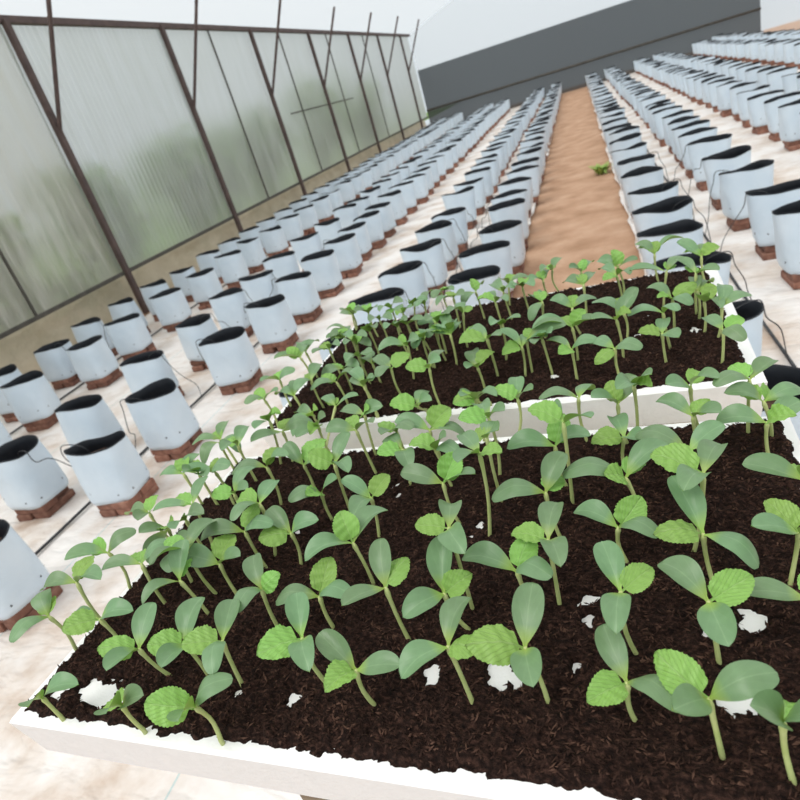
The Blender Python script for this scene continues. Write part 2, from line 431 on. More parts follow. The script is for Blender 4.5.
tag(b.build('eave_beam', M['steel'], None, False), 'brown steel beam along the top of the left wall', 'beam')

# shrubs outside, seen dimly through the film
def shrub(x, y, h, w, n, label):
    r = link('shrub', None, None, (x, y, 0.05)); tag(r, label, 'shrub', 'shrubs outside the left wall')
    b = MB(); q = random.Random(int(x * 100 + y * 37))
    cl = [(q.gauss(0, w * 0.4), q.gauss(0, w * 0.5), h * (0.25 + 0.65 * q.random())) for _ in range(16)]
    for _ in range(n):
        c = q.choice(cl); s = w * 0.22
        p = Vector((c[0] + q.gauss(0, s), c[1] + q.gauss(0, s), max(0.05, c[2] + q.gauss(0, s))))
        d = Vector((q.gauss(0, 1), q.gauss(0, 1), q.gauss(0, 0.6))).normalized(); e = d.orthogonal().normalized()
        l = 0.05 + 0.06 * q.random()
        p.x = min(p.x, -4.82 - x)
        b.add([p - d * l, p + e * l * 0.4 + Vector((0, 0, l * 0.15)), p + d * l, p - e * l * 0.4 + Vector((0, 0, l * 0.15))], [(0, 1, 2, 3)])
    b.build('foliage', M['foliage'], r, False)
    b = MB()
    for c in cl[:6]: b.tube([(0, 0, -0.1), (min(c[0], .8) * 0.4, c[1] * 0.4, c[2] * 0.5), (min(c[0], .8), c[1], c[2])], [0.03, 0.02, 0.008], 6)
    b.build('branches', M['bark'], r)
for i, (x, y, h, w) in enumerate([(-6.0, 2.6, 1.1, 0.6), (-5.9, 4.6, 1.2, 0.7), (-5.9, 6.5, 1.6, 0.7), (-5.9, 8.6, 1.5, 0.75), (-6.0, 11.0, 1.6, 0.8), (-6.1, 13.8, 1.9, 0.9), (-6.1, 17.0, 2.0, 1.0)]):
    shrub(x, y, h, w, 2200, f'green leafy shrub behind the translucent left wall, {ordinal(i + 1)} from the front')

# ------------------------------------------------------------------ grow bags, bricks, drip tubes
BRICK = (0.180, 0.086, 0.036)
BASE_Z = 0.006 + 2 * BRICK[2]
BAG_H = 0.252

def bag_variant(seed):
    q = random.Random(seed)
    n, rows = 40, 12
    ry = q.uniform(0.076, 0.110); rx = 0.134 + (0.110 - ry) * 0.4
    ex = q.uniform(1.8, 2.3)
    ph = q.random() * 6.28; amp = q.uniform(0.002, 0.008)
    dip = q.choice([0, 0, 0, 0.022]); dpa = q.uniform(0, 6.28)
    def sup(a, x, y, e):
        c, s = math.cos(a), math.sin(a)
        return (x * math.copysign(abs(c) ** (2 / e), c), y * math.copysign(abs(s) ** (2 / e), s))
    def ring(t, off=0.0):
        pts = []
        for k in range(n):
            a = 2 * math.pi * k / n
            xb, yb = sup(a, 0.112, 0.105, 5.0)
            xt, yt = sup(a, rx, ry, ex)
            w = t ** 1.1
            x = xb * (1 - w) + xt * w; y = yb * (1 - w) + yt * w
            bulge = 1 + 0.02 * math.sin(math.pi * t) + 0.010 * math.sin(3 * a + ph + 4 * t) + 0.018 * mnoise.noise((math.cos(a) * 2 + seed, math.sin(a) * 2, t * 3))
            if t < 0.001: bulge *= 0.95
            r = math.hypot(x, y); k2 = bulge * (r - off) / r
            ztop = BAG_H + amp * math.sin(2 * a + ph) + 0.0025 * math.sin(3 * a + ph * 2) - dip * max(0, math.cos(a - dpa)) ** 8 + 0.0012 * math.sin(7 * a + ph)
            pts.append((x * k2, y * k2, ztop * t))
        return pts
    def shell(b, ts, off, m=0, flip=False):
        o = len(b.v)
        for t in ts: b.v += ring(t, off)
        for j in range(len(ts) - 1):
            for k in range(n):
                k2 = (k + 1) % n
                fc = (o + j * n + k, o + j * n + k2, o + (j + 1) * n + k2, o + (j + 1) * n + k)
                b.f.append(fc[::-1] if flip else fc); b.m.append(m)
        return o
    film = MB(); o = shell(film, [i / rows for i in range(rows + 1)], 0)
    film.f.append(tuple(o + k for k in range(n - 1, -1, -1))); film.m.append(0)
    lin = MB()
    ts = [0.55, 0.7, 0.85, 1.0]
    o1 = shell(lin, ts, 0.003, 0, True)
    o2 = shell(lin, [0.985, 1.0, 1.012], -0.0015)
    for k in range(n):
        k2 = (k + 1) % n
        lin.f.append((o2 + 2 * n + k, o2 + 2 * n + k2, o1 + 3 * n + k2, o1 + 3 * n + k)); lin.m.append(0)
    sub = MB(); fill = q.uniform(0.60, 0.72)
    rp = ring(fill, 0.004); c = len(sub.v)
    zc = BAG_H * fill
    for s in (1.0, 0.6, 0.25):
        for k, p in enumerate(rp): sub.v.append((p[0] * s, p[1] * s, zc + (1 - s) * 0.012 + 0.006 * mnoise.noise((p[0] * s * 30, p[1] * s * 30, seed))))
    for j in range(2):
        for k in range(n):
            k2 = (k + 1) % n
            sub.f.append((j * n + k, j * n + k2, (j + 1) * n + k2, (j + 1) * n + k)); sub.m.append(0)
    sub.f.append(tuple(2 * n + k for k in range(n))); sub.m.append(0)
    for k in (2, 8, 12, 18, 22, 28, 32, 38):
        p = Vector(ring(0.2, -0.0012)[k]); d = Vector((p.x, p.y, 0)).normalized(); e = Vector((-d.y, d.x, 0))
        p.z += 0.012 * ((k * 7) % 3 - 1)
        film.add([p + (e * math.cos(i * math.pi / 4) + Vector((0, 0, 1)) * math.sin(i * math.pi / 4)) * 0.0040 for i in range(8)], [tuple(range(8))], 3)
    whole = MB()
    for src, mi in ((film, 0), (lin, 1), (sub, 2)):
        o = len(whole.v); whole.v += src.v
        whole.f += [tuple(i + o for i in fc) for fc in src.f]; whole.m += [max(mi, m_) for m_ in src.m]
    return (film.mesh('grow_bag', [M['film'], M['liner'], M['substrate'], M['hole']]), lin.mesh('lining', [M['liner']]), sub.mesh('substrate', [M['substrate']]),
            whole.mesh('grow_bag_far', [M['film'], M['liner'], M['substrate'], M['hole']]), whole)
VAR = [bag_variant(100 + i) for i in range(9)]

bb = MB(); bb.box((0, 0, 0), BRICK, bev=0.004)
BRICK_MESH = bb.mesh('brick', [M['brick']], smooth=False)

def to_pixel(p):
    d = Vector(p) - Vector((0, 0, CAM_Z))
    z = -d.dot(back)
    if z < 0.05: return None
    return (400 + 615 * d.dot(right) / z, 400 - 615 * d.dot(up) / z, z)

COLS = [(-3.28, 'column along left wall'), (-2.90, 'second column from left wall'), (-2.13, 'third column from left wall'),
        (-1.71, 'fourth column from left wall'), (-0.93, 'fifth column from left wall'), (-0.51, 'column just left of path'),
        (0.26, 'column just right of path'), (0.68, 'second column right of path'), (1.29, 'third column right of path'),
        (1.70, 'fourth column right of path'), (2.47, 'fifth column right of path'), (2.88, 'sixth column right of path')]
COLUMN_Y = [[2.45, 2.85, 3.2, 3.58, 3.98, 4.38], [1.9, 2.27, 2.74, 3.11, 3.6, 4.05], [1.47, 1.82, 2.28, 2.74, 3.13, 3.51, 3.91, 4.38, 4.91, 5.4],
            [0.95, 1.45, 1.79, 2.34, 2.80, 3.21, 3.64, 4.03, 4.42, 4.75, 5.08], [1.6, 2.0, 2.43, 2.82, 3.22, 3.68, 4.03, 4.67], [1.6, 2.05, 2.46, 2.87, 3.29, 3.80, 4.16],
            [1.26, 1.68, 2.15, 2.59, 2.92, 3.36, 3.83, 4.28, 4.72, 5.15, 5.62], [1.6, 2.06, 2.48, 2.84, 3.31, 3.76, 4.25, 4.66, 5.02, 5.33, 5.72],
            [3.5, 3.95, 4.37], [3.9], [4.3], [4.6]]
# the trays hide what stands right under them
TRAY_NEAR = ((-0.1832, 0.3906), 0.6277, 0.3815, math.radians(-3.517))
TRAY_FAR = ((-0.1633, 0.8354), 0.6255, 0.3815, math.radians(-2.726))
TRAY_TOP = 0.85
def under_tray(p):
    d = Vector(p) - Vector((0, 0, CAM_Z))
    if d.z >= 0: return False
    t = (TRAY_TOP - CAM_Z) / d.z
    x, y = d.x * t, d.y * t
    for (c, w, dd, r) in (TRAY_NEAR, TRAY_FAR):
        a = (x - c[0]) * math.cos(r) + (y - c[1]) * math.sin(r); bq = -(x - c[0]) * math.sin(r) + (y - c[1]) * math.cos(r)
        if abs(a) < w / 2 and -dd / 2 < bq < dd / 2 + 0.06: return True
    return False

bags = []
for ci, (cx, cname) in enumerate(COLS):
    ys = list(COLUMN_Y[ci]); k = 0
    while (ys[-1] + 0.43) * U < Y1 - 0.45: ys.append(ys[-1] + 0.43 * (1 + rnd.uniform(-0.05, 0.05)))
    for y in ys:
        jx, jy = rnd.gauss(0, 0.012), 0.0
        px, py = cx * U + jx, y * U + jy
        pts = [(px + dx, py + dy, z) for dx in (-0.1, 0, 0.1) for dy in (-0.09, 0.09) for z in (0.0, 0.12, 0.33)]
        vis = False
        for p in pts:
            s = to_pixel(p)
            if s and -6 < s[0] < 806 and -6 < s[1] < 806 and not under_tray(p): vis = True
        if vis:
            k += 1
            dist = (Vector((px, py, 0.2)) - Vector((0, 0, CAM_Z))).length
            bags.append((dist, px, py, ci, k))
bags.sort()
N_SINGLE = 300
far_mb = MB(); far_brick = MB(); far_tub = []
bricks = []
for idx, (dist, px, py, ci, k) in enumerate(bags):
    q = random.Random(idx * 13 + 5)
    vi = q.randrange(len(VAR)); film, lin, sub, whole, wmb = VAR[vi]
    rz = q.gauss(0, 0.13) + (math.pi if q.random() < 0.5 else 0); sc = q.uniform(0.96, 1.04)
    tilt = (q.gauss(0, 0.012), q.gauss(0, 0.012))
    lab = f'white grow bag on bricks, {ordinal(k)} from front, {COLS[ci][1]}'
    if idx < N_SINGLE:
        if dist < 8.5:
            o = link('grow_bag', film, None, (px, py, BASE_Z), rz)
            for nm, me in (('lining', lin), ('substrate', sub)):
                link(nm, me, o)
        else:
            o = link('grow_bag', whole, None, (px, py, BASE_Z), rz)
        o.rotation_euler = (tilt[0], tilt[1], rz); o.scale = (sc, sc, q.uniform(0.94, 1.05))
        tag(o, lab, 'grow bag', 'white grow bags in columns')
    else:
        R = Matrix.Rotation(rz, 3, 'Z') * sc
        o0 = len(far_mb.v)
        for p in wmb.v:
            w = R @ Vector(p); far_mb.v.append((w.x + px, w.y + py, w.z + BASE_Z))
        for fc, mi in zip(wmb.f, wmb.m): far_mb.f.append(tuple(i + o0 for i in fc)); far_mb.m.append(mi)
    # pedestal: two bricks laid across two bricks
    for lv in (0, 1):
        for s in (-1, 1):
            ang = q.gauss(0, 0.05)
            off = s * (0.045 + q.uniform(0, 0.004))
            if lv == 0: pos, a = (px + off + q.gauss(0, .004), py + q.gauss(0, .006)), math.pi / 2 + ang
            else: pos, a = (px + q.gauss(0, .006), py + off), ang
            bricks.append((dist, pos[0], pos[1], 0.006 + BRICK[2] * (lv + 0.5), a, lv, s, ci, k))
if far_mb.v:
    o = far_mb.build('grow_bags', [M['film'], M['liner'], M['substrate'], M['hole']])
    tag(o, 'far white grow bags massed together at the end of the house', 'grow bags', kind='stuff')
NB = 300
for i, (dist, x, y, z, a, lv, s, ci, k) in enumerate(bricks):
    if i < NB:
        o = link('brick', BRICK_MESH, None, (x, y, z), a)
        side = (('left' if s < 0 else 'right') + ' lower') if lv == 0 else (('front' if s < 0 else 'rear') + ' upper')
        tag(o, f'{side} brick under {ordinal(k)} bag from front, {COLS[ci][1]}', 'brick', 'bricks under the grow bags')
    else:
        far_brick.box((x, y, z), BRICK, 0, Matrix.Rotation(a, 3, 'Z'))
if far_brick.v:
    tag(far_brick.build('bricks', M['brick'], None, False), 'far red bricks carrying the grow bags down the columns', 'bricks', kind='stuff')

# drip lines along each pair of columns and a thin tube into each near bag
PAIRS = [(-3.10, (0, 1), 'first pair of columns from left wall'), (-1.905, (2, 3), 'second pair of columns from left wall'),
         (-0.72, (4, 5), 'pair of columns left of the path'), (0.465, (6, 7), 'pair of columns right of the path'), (1.49, (8, 9), 'second pair of columns right of the path')]
for pi, (lx, cs, nm) in enumerate(PAIRS):
    b = MB(); pts = []
    for j in range(120):
        y = 0.9 + (Y1 - 1.3) * j / 119
        pts.append((lx * U + 0.012 * fbm(lx, y, 0.7, 2), y, 0.018 + 0.004 * fbm(lx + 5, y, 1.2, 2)))
    b.tube(pts, 0.0065, 8)
    tag(b.build('drip_hose', M['tube']), f'black drip hose on the ground between the {nm}', 'hose', 'black drip hoses')
for idx, (dist, px, py, ci, k) in enumerate(bags):
    if dist > 5.6 or ci > 9: continue
    q = random.Random(idx * 31 + 2)
    if q.random() < 0.25: continue
    lx = [p[0] for p in PAIRS if ci in p[1]][0] * U
    s = 1 if lx > px else -1
    y0 = py + q.uniform(-0.16, 0.16)
    top = BASE_Z + BAG_H
    ex = px + s * 0.143
    ye = py + q.uniform(-0.05, 0.04)
    pts = [Vector((lx, y0, 0.024)), Vector((lx - s * 0.03, y0 + 0.04, 0.07 + q.random() * 0.08)), Vector(((lx + ex) / 2, (y0 + ye) / 2, 0.16 + q.uniform(0, 0.10))),
           Vector((ex + s * 0.02, ye, top - 0.05)), Vector((ex, ye, top + 0.006 + q.uniform(0, 0.008))), Vector((px + s * 0.06, ye * 0.5 + py * 0.5, top - 0.012)), Vector((px + s * 0.045, py, top - 0.085))]
    sm = []
    for i in range(len(pts) - 1):
        p0, p1, p2, p3 = pts[max(i - 1, 0)], pts[i], pts[i + 1], pts[min(i + 2, len(pts) - 1)]
        for j in range(5):
            t = j / 5
            sm.append(0.5 * (2 * p1 + (p2 - p0) * t + (2 * p0 - 5 * p1 + 4 * p2 - p3) * t * t + (3 * p1 - p0 - 3 * p2 + p3) * t ** 3))
    sm.append(pts[-1])
    b = MB(); b.tube(sm, 0.0021, 6)
    tag(b.build('drip_tube', M['tube']), f'thin black tube feeding the {ordinal(k)} bag from front, {COLS[ci][1]}', 'tube', 'thin drip tubes')

# weed at the edge of the path
r = MB(); q = random.Random(3)
for _ in range(60):
    a = q.random() * 6.28; l = q.uniform(0.06, 0.14); d = Vector((math.cos(a) * 0.7, math.sin(a) * 0.7, 0.9)).normalized(); e = Vector((-math.sin(a), math.cos(a), 0))
    p = Vector((q.gauss(0, 0.02), q.gauss(0, 0.03), 0))
    r.add([p - e * 0.004, p + d * l * 0.55 - e * 0.014, p + d * l + Vector((math.cos(a), math.sin(a), -0.3)) * l * 0.25, p + d * l * 0.55 + e * 0.014, p + e * 0.004], [(0, 1, 2, 3, 4)])
tag(r.build('weed', M['weed'], None, False, (0.075 * U, 5.65 * U, -0.012)), 'small green weed at the right edge of the earth path', 'weed')

# ------------------------------------------------------------------ bench and seed trays
bn = link('bench', None, None, (-0.175, 0.612, 0)); tag(bn, 'low wooden bench beneath the two foam trays', 'bench')
b = MB(); b.box((0, 0, 0.788), (0.50, 0.70, 0.024), bev=0.003); b.build('bench_top', M['wood'], bn, False)
for sx in (-1, 1):
    for sy in (-1, 1):
        b = MB(); b.box((sx * 0.2, sy * 0.26, 0.385), (0.04, 0.04, 0.782), bev=0.003); b.build('leg', M['wood'], bn, False)
TRAY_H = 0.05
FOAM_Z = TRAY_TOP - 0.004
FOAM_PATCHES = [(0,0.0927,-0.1134,0.0101),(0,0.0833,-0.1103,0.0047),(0,0.1021,-0.1180,0.0055),(0,0.2458,-0.0610,0.0086),(0,0.2334,-0.1155,0.0101),(0,0.2254,-0.1182,0.0062),(0,0.0408,-0.1138,0.0047),(0,0.0429,-0.1217,0.0047),(0,0.1426,-0.0459,0.0055),(0,0.1441,-0.0643,0.0055),(0,0.1381,-0.1020,0.0039),(0,-0.1053,-0.1468,0.0047),(0,-0.2027,-0.1571,0.0023),(0,-0.0571,-0.1463,0.0047),(0,0.0457,0.0397,0.0047),(0,-0.0587,0.1056,0.0047),(0,-0.0519,0.0881,0.0039),(0,-0.1450,0.0338,0.0047),(0,0.2188,-0.0713,0.0031),(0,0.1987,0.1620,0.0062),(0,0.2595,0.1741,0.0062),(0,-0.2325,-0.1591,0.0125),(0,-0.2514,-0.1572,0.0094),(0,-0.2158,-0.1593,0.0094),(0,-0.2796,-0.1617,0.0078),(0,0.0396,0.0239,0.0023),(1,0.2058,0.0192,0.0070),(1,0.2601,-0.0463,0.0078),(1,0.1922,-0.0401,0.0062),(1,0.2193,-0.0108,0.0047),(1,0.0935,-0.1268,0.0062),(1,0.1936,-0.1871,0.0062),(1,0.0092,-0.0494,0.0031),(1,-0.2281,-0.1595,0.0047),(1,-0.0728,0.0370,0.0047),(1,0.1298,0.0907,0.0047),]
SEEDLINGS = [
(0,(-494,289),(-3,-1,40),[('c',-22,21,15),('c',-5,-30,14),('t',-13,19,3)]),
(0,(-423,279),(-4,0,46),[('c',-33,-1,6),('c',32,4,9),('t',-21,-16,7)]),
(0,(-471,310),(-1,0,58),[('c',-32,-8,6),('c',32,-2,11),('t',4,23,9)]),
(0,(-449,223),(-4,0,22),[('c',31,8,11),('c',18,-19,21)]),
(0,(-362,217),(-4,0,26),[('c',15,-20,22),('c',29,-2,16),('t',-20,10,-6)]),
(0,(-367,262),(-9,-4,36),[('c',-1,31,18),('c',2,-30,15),('t',-24,-10,13)]),
(0,(-332,264),(-3,-1,35),[('c',1,32,19),('c',6,-30,14),('t',-23,-9,11)]),
(0,(-296,256),(3,1,46),[('c',-5,32,8),('c',12,-28,13),('t',-24,-10,9)]),
(0,(-368,325),(-7,-3,44),[('c',-16,-28,9),('c',-1,27,22),('t',0,23,6)]),
(0,(-291,213),(-4,0,34),[('c',25,10,20),('c',12,-23,21),('t',-28,-8,14)]),
(0,(-426,339),(0,0,50),[('c',-30,-13,8),('c',25,17,14),('t',-15,18,-1)]),
(0,(-374,349),(-4,-2,55),[('c',13,32,11),('c',-14,-26,16),('t',-21,4,10)]),
(0,(-352,349),(-1,0,37),[('c',-30,-5,19),('c',30,-6,13),('t',7,24,11)]),
(0,(-335,380),(-4,0,46),[('c',-36,-15,11),('c',30,-2,14),('t',7,23,13)]),
(0,(-334,397),(7,3,61),[('c',3,33,4),('c',-8,-29,15),('t',-23,5,4)]),
(0,(-381,442),(-4,0,46),[('c',11,30,18),('c',28,-12,13),('t',-23,-3,4)]),
(0,(-299,382),(4,1,38),[('c',-24,16,17),('c',29,0,16),('t',-26,-10,5)]),
(0,(-292,312),(2,1,40),[('c',-15,25,17),('c',-1,-29,17),('t',19,4,13)]),
(0,(-239,310),(0,0,34),[('c',-33,-7,10),('c',29,-6,15),('t',5,26,15)]),
(0,(-225,259),(-2,-1,48),[('c',-11,28,14),('c',18,-27,9),('t',-20,-21,10)]),
(0,(-185,245),(-1,-1,35),[('c',-25,13,19),('c',32,0,8),('t',-13,-19,5)]),
(0,(-172,298),(-2,-1,54),[('c',-5,26,23),('c',-22,-23,11),('t',13,21,7)]),
(0,(-116,248),(-3,-1,54),[('c',9,30,13),('c',-23,-23,7),('t',22,-7,5)]),
(0,(-128,308),(-8,-3,39),[('c',-22,-24,8),('c',0,32,25),('t',20,9,9)]),
(0,(-128,328),(1,0,78),[('c',-4,33,1),('c',15,-29,8),('t',-23,0,5)]),
(0,(-68,250),(-5,-2,52),[('c',6,32,20),('c',8,-31,9),('t',-30,-9,13)]),
(0,(-63,330),(2,1,60),[('c',6,31,11),('c',10,-30,11),('t',-24,4,4)]),
(0,(-80,317),(-4,0,46),[('c',-37,8,12),('c',22,-17,19),('t',11,21,14)]),
(0,(-14,288),(-3,-1,55),[('c',-8,29,14),('c',-4,-32,8),('t',19,14,5)]),
(0,(-18,241),(-1,0,33),[('c',-10,28,15),('c',24,-18,15),('t',-21,-12,0)]),
(0,(33,282),(-3,-1,52),[('c',-21,24,12),('c',4,-33,4),('t',24,11,8)]),
(0,(24,223),(-4,0,46),[('c',29,5,17),('c',-16,-20,21),('t',-21,20,9)]),
(0,(87,345),(6,3,40),[('c',-27,-9,18),('c',10,-23,22),('t',-14,19,12)]),
(0,(87,297),(-4,-2,38),[('c',-32,0,9),('c',7,-20,26),('t',10,21,0)]),
(0,(54,212),(-4,0,46),[('c',-15,-12,28),('c',10,-15,28),('t',5,20,-12)]),
(0,(-14,371),(-2,-1,34),[('c',-29,14,11),('c',24,-18,15),('t',18,17,13)]),
(0,(41,345),(-4,0,46),[('c',-13,30,26),('c',29,-19,-4),('t',-29,-3,5)]),
(0,(33,377),(11,4,68),[('c',16,29,8),('c',-14,-27,14),('t',-30,16,9)]),
(0,(-3,414),(-4,0,46),[('c',-42,-3,19),('c',33,20,18),('t',12,20,-3),('t',-14,-13,14)]),
(0,(112,394),(-4,0,46),[('c',-35,7,13),('c',7,-21,25),('t',4,23,-5)]),
(0,(108,487),(-1,0,36),[('c',28,16,9),('c',-36,2,9),('t',17,-12,12)]),
(0,(117,518),(-6,-2,39),[('c',31,8,8),('c',-27,-5,19),('t',10,21,-3),('t',-13,19,-1)]),
(0,(101,529),(3,1,54),[('c',24,23,4),('c',-27,-14,14),('t',-10,21,5)]),
(0,(63,543),(-5,-2,49),[('c',19,-19,20),('c',-20,-20,18),('t',9,22,3)]),
(0,(46,442),(-4,0,46),[('c',-35,20,15),('c',27,13,15)]),
(0,(57,493),(-4,0,46),[('c',-25,18,13),('c',17,-24,16),('t',15,17,5)]),
(0,(-7,487),(3,1,35),[('c',-7,32,8),('c',11,-28,15),('t',-27,-6,3)]),
(0,(-2,530),(-4,0,46),[('c',-21,-17,20),('c',17,24,17),('t',-4,17,16)]),
(0,(7,536),(3,1,59),[('c',14,-21,23),('c',-12,-26,18),('t',14,-18,7)]),
(0,(-54,445),(5,2,82),[('c',23,-19,16),('c',-14,30,3),('t',-26,9,12)]),
(0,(-59,470),(-3,-1,46),[('c',-38,-9,14),('c',29,-5,15),('t',10,19,20)]),
(0,(-64,403),(-4,0,46),[('c',-38,-10,14),('c',16,25,22),('t',10,21,1)]),
(0,(-40,543),(-1,0,50),[('c',-33,-4,16),('c',11,32,-1)]),
(0,(-111,569),(6,9,39),[('c',19,-18,21),('c',-2,32,10),('t',-23,7,13)]),
(0,(-117,454),(1,0,72),[('c',0,33,-1),('c',15,-21,21),('t',-16,17,-4)]),
(0,(-124,497),(3,1,66),[('c',-14,30,4),('c',20,-21,18),('t',-25,-9,9)]),
(0,(-124,409),(9,4,83),[('c',-18,28,5),('c',-10,-29,13),('t',20,-11,6)]),
(0,(-150,572),(-2,15,41),[('c',-7,-25,21),('c',26,-15,14),('t',-21,-10,4)]),
(0,(-154,428),(-4,0,46),[('c',-36,4,15),('c',31,-5,13),('t',12,22,16)]),
(0,(-186,523),(-4,0,46),[('c',-34,3,15),('c',36,1,-2),('t',20,20,12)]),
(0,(-170,483),(-4,0,46),[('c',17,-16,24),('c',23,-19,15),('t',-26,1,9)]),
(1,(-235,656),(0,-27,19),[('c',5,31,11),('c',22,-16,19),('t',-32,-1,10)]),
(0,(-217,491),(4,2,45),[('c',-24,23,7),('c',14,-30,2),('t',-21,-13,7)]),
(0,(-224,528),(-4,0,46),[('c',22,-16,19),('c',-4,-28,18),('t',-20,7,9)]),
(0,(-265,523),(-4,-2,58),[('c',-32,-3,10),('c',27,-12,16),('t',-11,20,6)]),
(0,(-277,562),(3,1,53),[('c',26,-13,17),('c',-31,11,6),('t',14,-13,14)]),
(0,(-231,418),(5,2,42),[('c',-25,8,20),('c',-4,-31,11),('t',14,20,10)]),
(0,(-218,356),(-4,0,46),[('c',-30,-24,12),('c',22,31,12),('t',-10,16,20)]),
(0,(-290,446),(0,0,34),[('c',-18,-22,18),('c',25,-7,22),('t',-4,-19,13)]),
(0,(-330,498),(-1,0,36),[('c',31,-6,12),('c',-21,15,21),('t',19,28,12)]),
(0,(-274,458),(2,1,58),[('c',12,26,20),('c',24,-21,9),('t',-23,2,15)]),
(0,(-365,479),(2,1,50),[('c',-34,-10,12),('c',29,0,16),('t',8,19,11)]),
(0,(-422,529),(-2,-1,53),[('c',0,32,11),('c',3,-28,18),('t',-19,13,4)]),
(0,(-478,579),(-7,0,37),[('c',-31,-12,13),('c',-5,32,8),('t',-18,14,3)]),
(0,(-471,561),(-2,-1,43),[('c',-8,-32,-1),('c',32,-10,-2)]),
(0,(-431,487),(-4,0,46),[('c',-30,-11,13),('c',26,-11,19),('t',-10,21,5)]),
(0,(-454,488),(-4,0,46),[('c',7,-25,21),('c',26,-19,8),('t',-17,15,6)]),
(0,(-477,491),(-4,0,46),[('c',-32,1,8),('c',3,33,5),('t',-6,21,8)]),
(0,(-422,421),(1,0,52),[('c',4,31,13),('c',-32,-16,11),('t',-22,7,5)]),
(0,(-417,404),(-4,0,46),[('c',29,-7,16),('c',13,-28,13)]),
(0,(-388,564),(3,1,44),[('c',-27,-26,9),('c',33,14,7),('t',0,23,4)]),
(0,(-404,562),(8,3,61),[('c',0,-31,11),('c',16,-21,21),('t',21,-5,10)]),
(0,(-487,434),(-8,1,36),[('c',-33,4,3),('c',13,-28,13),('t',-2,22,7)]),
(0,(-454,404),(4,2,36),[('c',-5,-26,20),('c',-8,-34,-13),('t',19,-10,9)]),
(0,(-488,363),(0,0,45),[('c',-30,-19,12),('c',25,14,17),('t',-21,6,7)]),
(0,(-414,367),(0,0,35),[('c',24,1,23),('c',15,-27,13),('t',2,23,4)]),
(1,(-460,721),(-1,0,44),[('c',-11,-28,15),('c',27,-6,19),('t',-7,22,5)]),
(1,(-457,666),(-4,0,42),[('c',-6,-27,19),('c',29,-6,16),('t',-15,15,11)]),
(1,(-453,792),(-4,0,46),[('c',-29,-23,14),('c',1,31,12),('t',-17,2,18)]),
(1,(-452,812),(-4,0,46),[('c',11,31,7),('c',-18,28,7)]),
(1,(-396,698),(-4,0,46),[('c',7,30,13),('c',-6,-31,12),('t',-7,22,2)]),
(1,(-409,664),(-4,0,42),[('c',-6,32,8),('c',-31,11,6)]),
(1,(-359,699),(-4,-2,38),[('c',-28,-19,12),('c',31,3,13),('t',-20,5,11)]),
(1,(-365,739),(-2,-1,38),[('c',-27,-22,3),('c',29,-13,10),('t',-22,6,7)]),
(0,(-351,584),(11,44,36),[('c',-23,22,10),('c',31,6,10),('t',-14,19,0)]),
(1,(-394,663),(9,-17,18),[('c',-31,12,7),('c',-25,-28,-2),('t',15,-12,14)]),
(0,(-331,563),(-4,0,46),[('c',22,-16,20),('c',-14,-29,8),('t',0,-23,4)]),
(1,(-303,660),(-4,0,46),[('c',-22,18,17),('c',21,-21,15)]),
(1,(-407,804),(-4,0,46),[('c',-13,-28,12),('c',25,-17,15),('t',-17,15,5)]),
(1,(-419,874),(5,2,34),[('c',-19,-24,14),('c',-5,32,8),('t',-19,14,3)]),
(1,(-442,994),(2,1,32),[('c',-29,15,6),('c',28,-15,11),('t',-3,20,12)]),
(1,(-379,827),(4,1,37),[('c',-5,-27,19),('c',28,-18,6),('t',3,22,6)]),
(1,(-364,785),(6,3,33),[('c',-9,-31,10),('c',26,-17,12)]),
(1,(-442,996),(1,0,35),[('c',-5,-28,18),('c',23,-19,15),('t',-1,20,13)]),
(1,(-405,883),(-4,0,46),[('c',-30,-2,14),('c',-17,-29,1),('t',-2,-23,4)]),
(1,(-373,823),(-4,0,46),[('c',-23,22,10),('c',28,-13,13)]),
(1,(-384,943),(-4,0,46),[('c',-11,-27,17),('c',24,-17,16),('t',-7,21,8)]),
(1,(-350,896),(-4,0,46),[('c',-3,-29,16),('c',27,-18,9)]),
(1,(-342,945),(-4,0,46),[('c',-10,-29,14),('c',25,-15,17),('t',2,-23,-1)]),
(1,(-312,908),(-4,0,46),[('c',-17,28,7),('c',22,-21,14),('t',-3,-22,7)]),
(1,(-312,946),(6,2,43),[('c',2,-29,17),('c',24,-16,17),('t',0,-23,6)]),
(1,(-306,848),(-4,0,46),[('c',-8,-28,16),('c',24,-18,15)]),
(1,(-291,852),(-4,0,46),[('c',-8,-28,17),('c',30,-13,8)]),
(1,(-272,745),(5,2,53),[('c',-34,-18,13),('c',21,-19,18),('t',-17,16,5)]),
(1,(-248,775),(-4,0,46),[('c',-4,-30,14),('c',13,-22,22)]),
(1,(-275,694),(-4,0,46),[('c',-7,-30,14),('c',-24,17,15),('t',23,19,9)]),
(1,(-324,752),(-3,-1,32),[('c',-24,23,3),('c',29,-10,13)]),
(1,(-342,755),(-4,0,46),[('c',-4,-30,14),('c',27,-15,12)]),
(1,(-354,850),(-4,0,46),[('c',8,-25,21),('c',21,-21,17)]),
(1,(-217,660),(0,0,54),[('c',14,26,15),('c',19,-20,20),('t',-28,-1,7)]),
(1,(-305,660),(-4,0,42),[('c',-23,22,11),('c',23,-16,18)]),
(1,(-247,774),(-4,0,46),[('c',-5,-31,12),('c',-4,33,3),('t',-14,17,8)]),
(1,(-214,773),(2,1,48),[('c',-31,9,8),('c',8,32,6),('t',-8,22,4)]),
(1,(-239,825),(0,0,36),[('c',-3,-27,19),('c',27,-14,15)]),
(1,(-234,796),(-4,0,46),[('c',-1,-30,15),('c',20,-21,18)]),
(1,(-194,937),(-4,-1,49),[('c',-18,-28,-3),('c',5,33,5),('t',-5,14,18)]),
(1,(-156,877),(-4,0,46),[('c',-15,27,13),('c',21,-23,12),('t',-27,3,8)]),
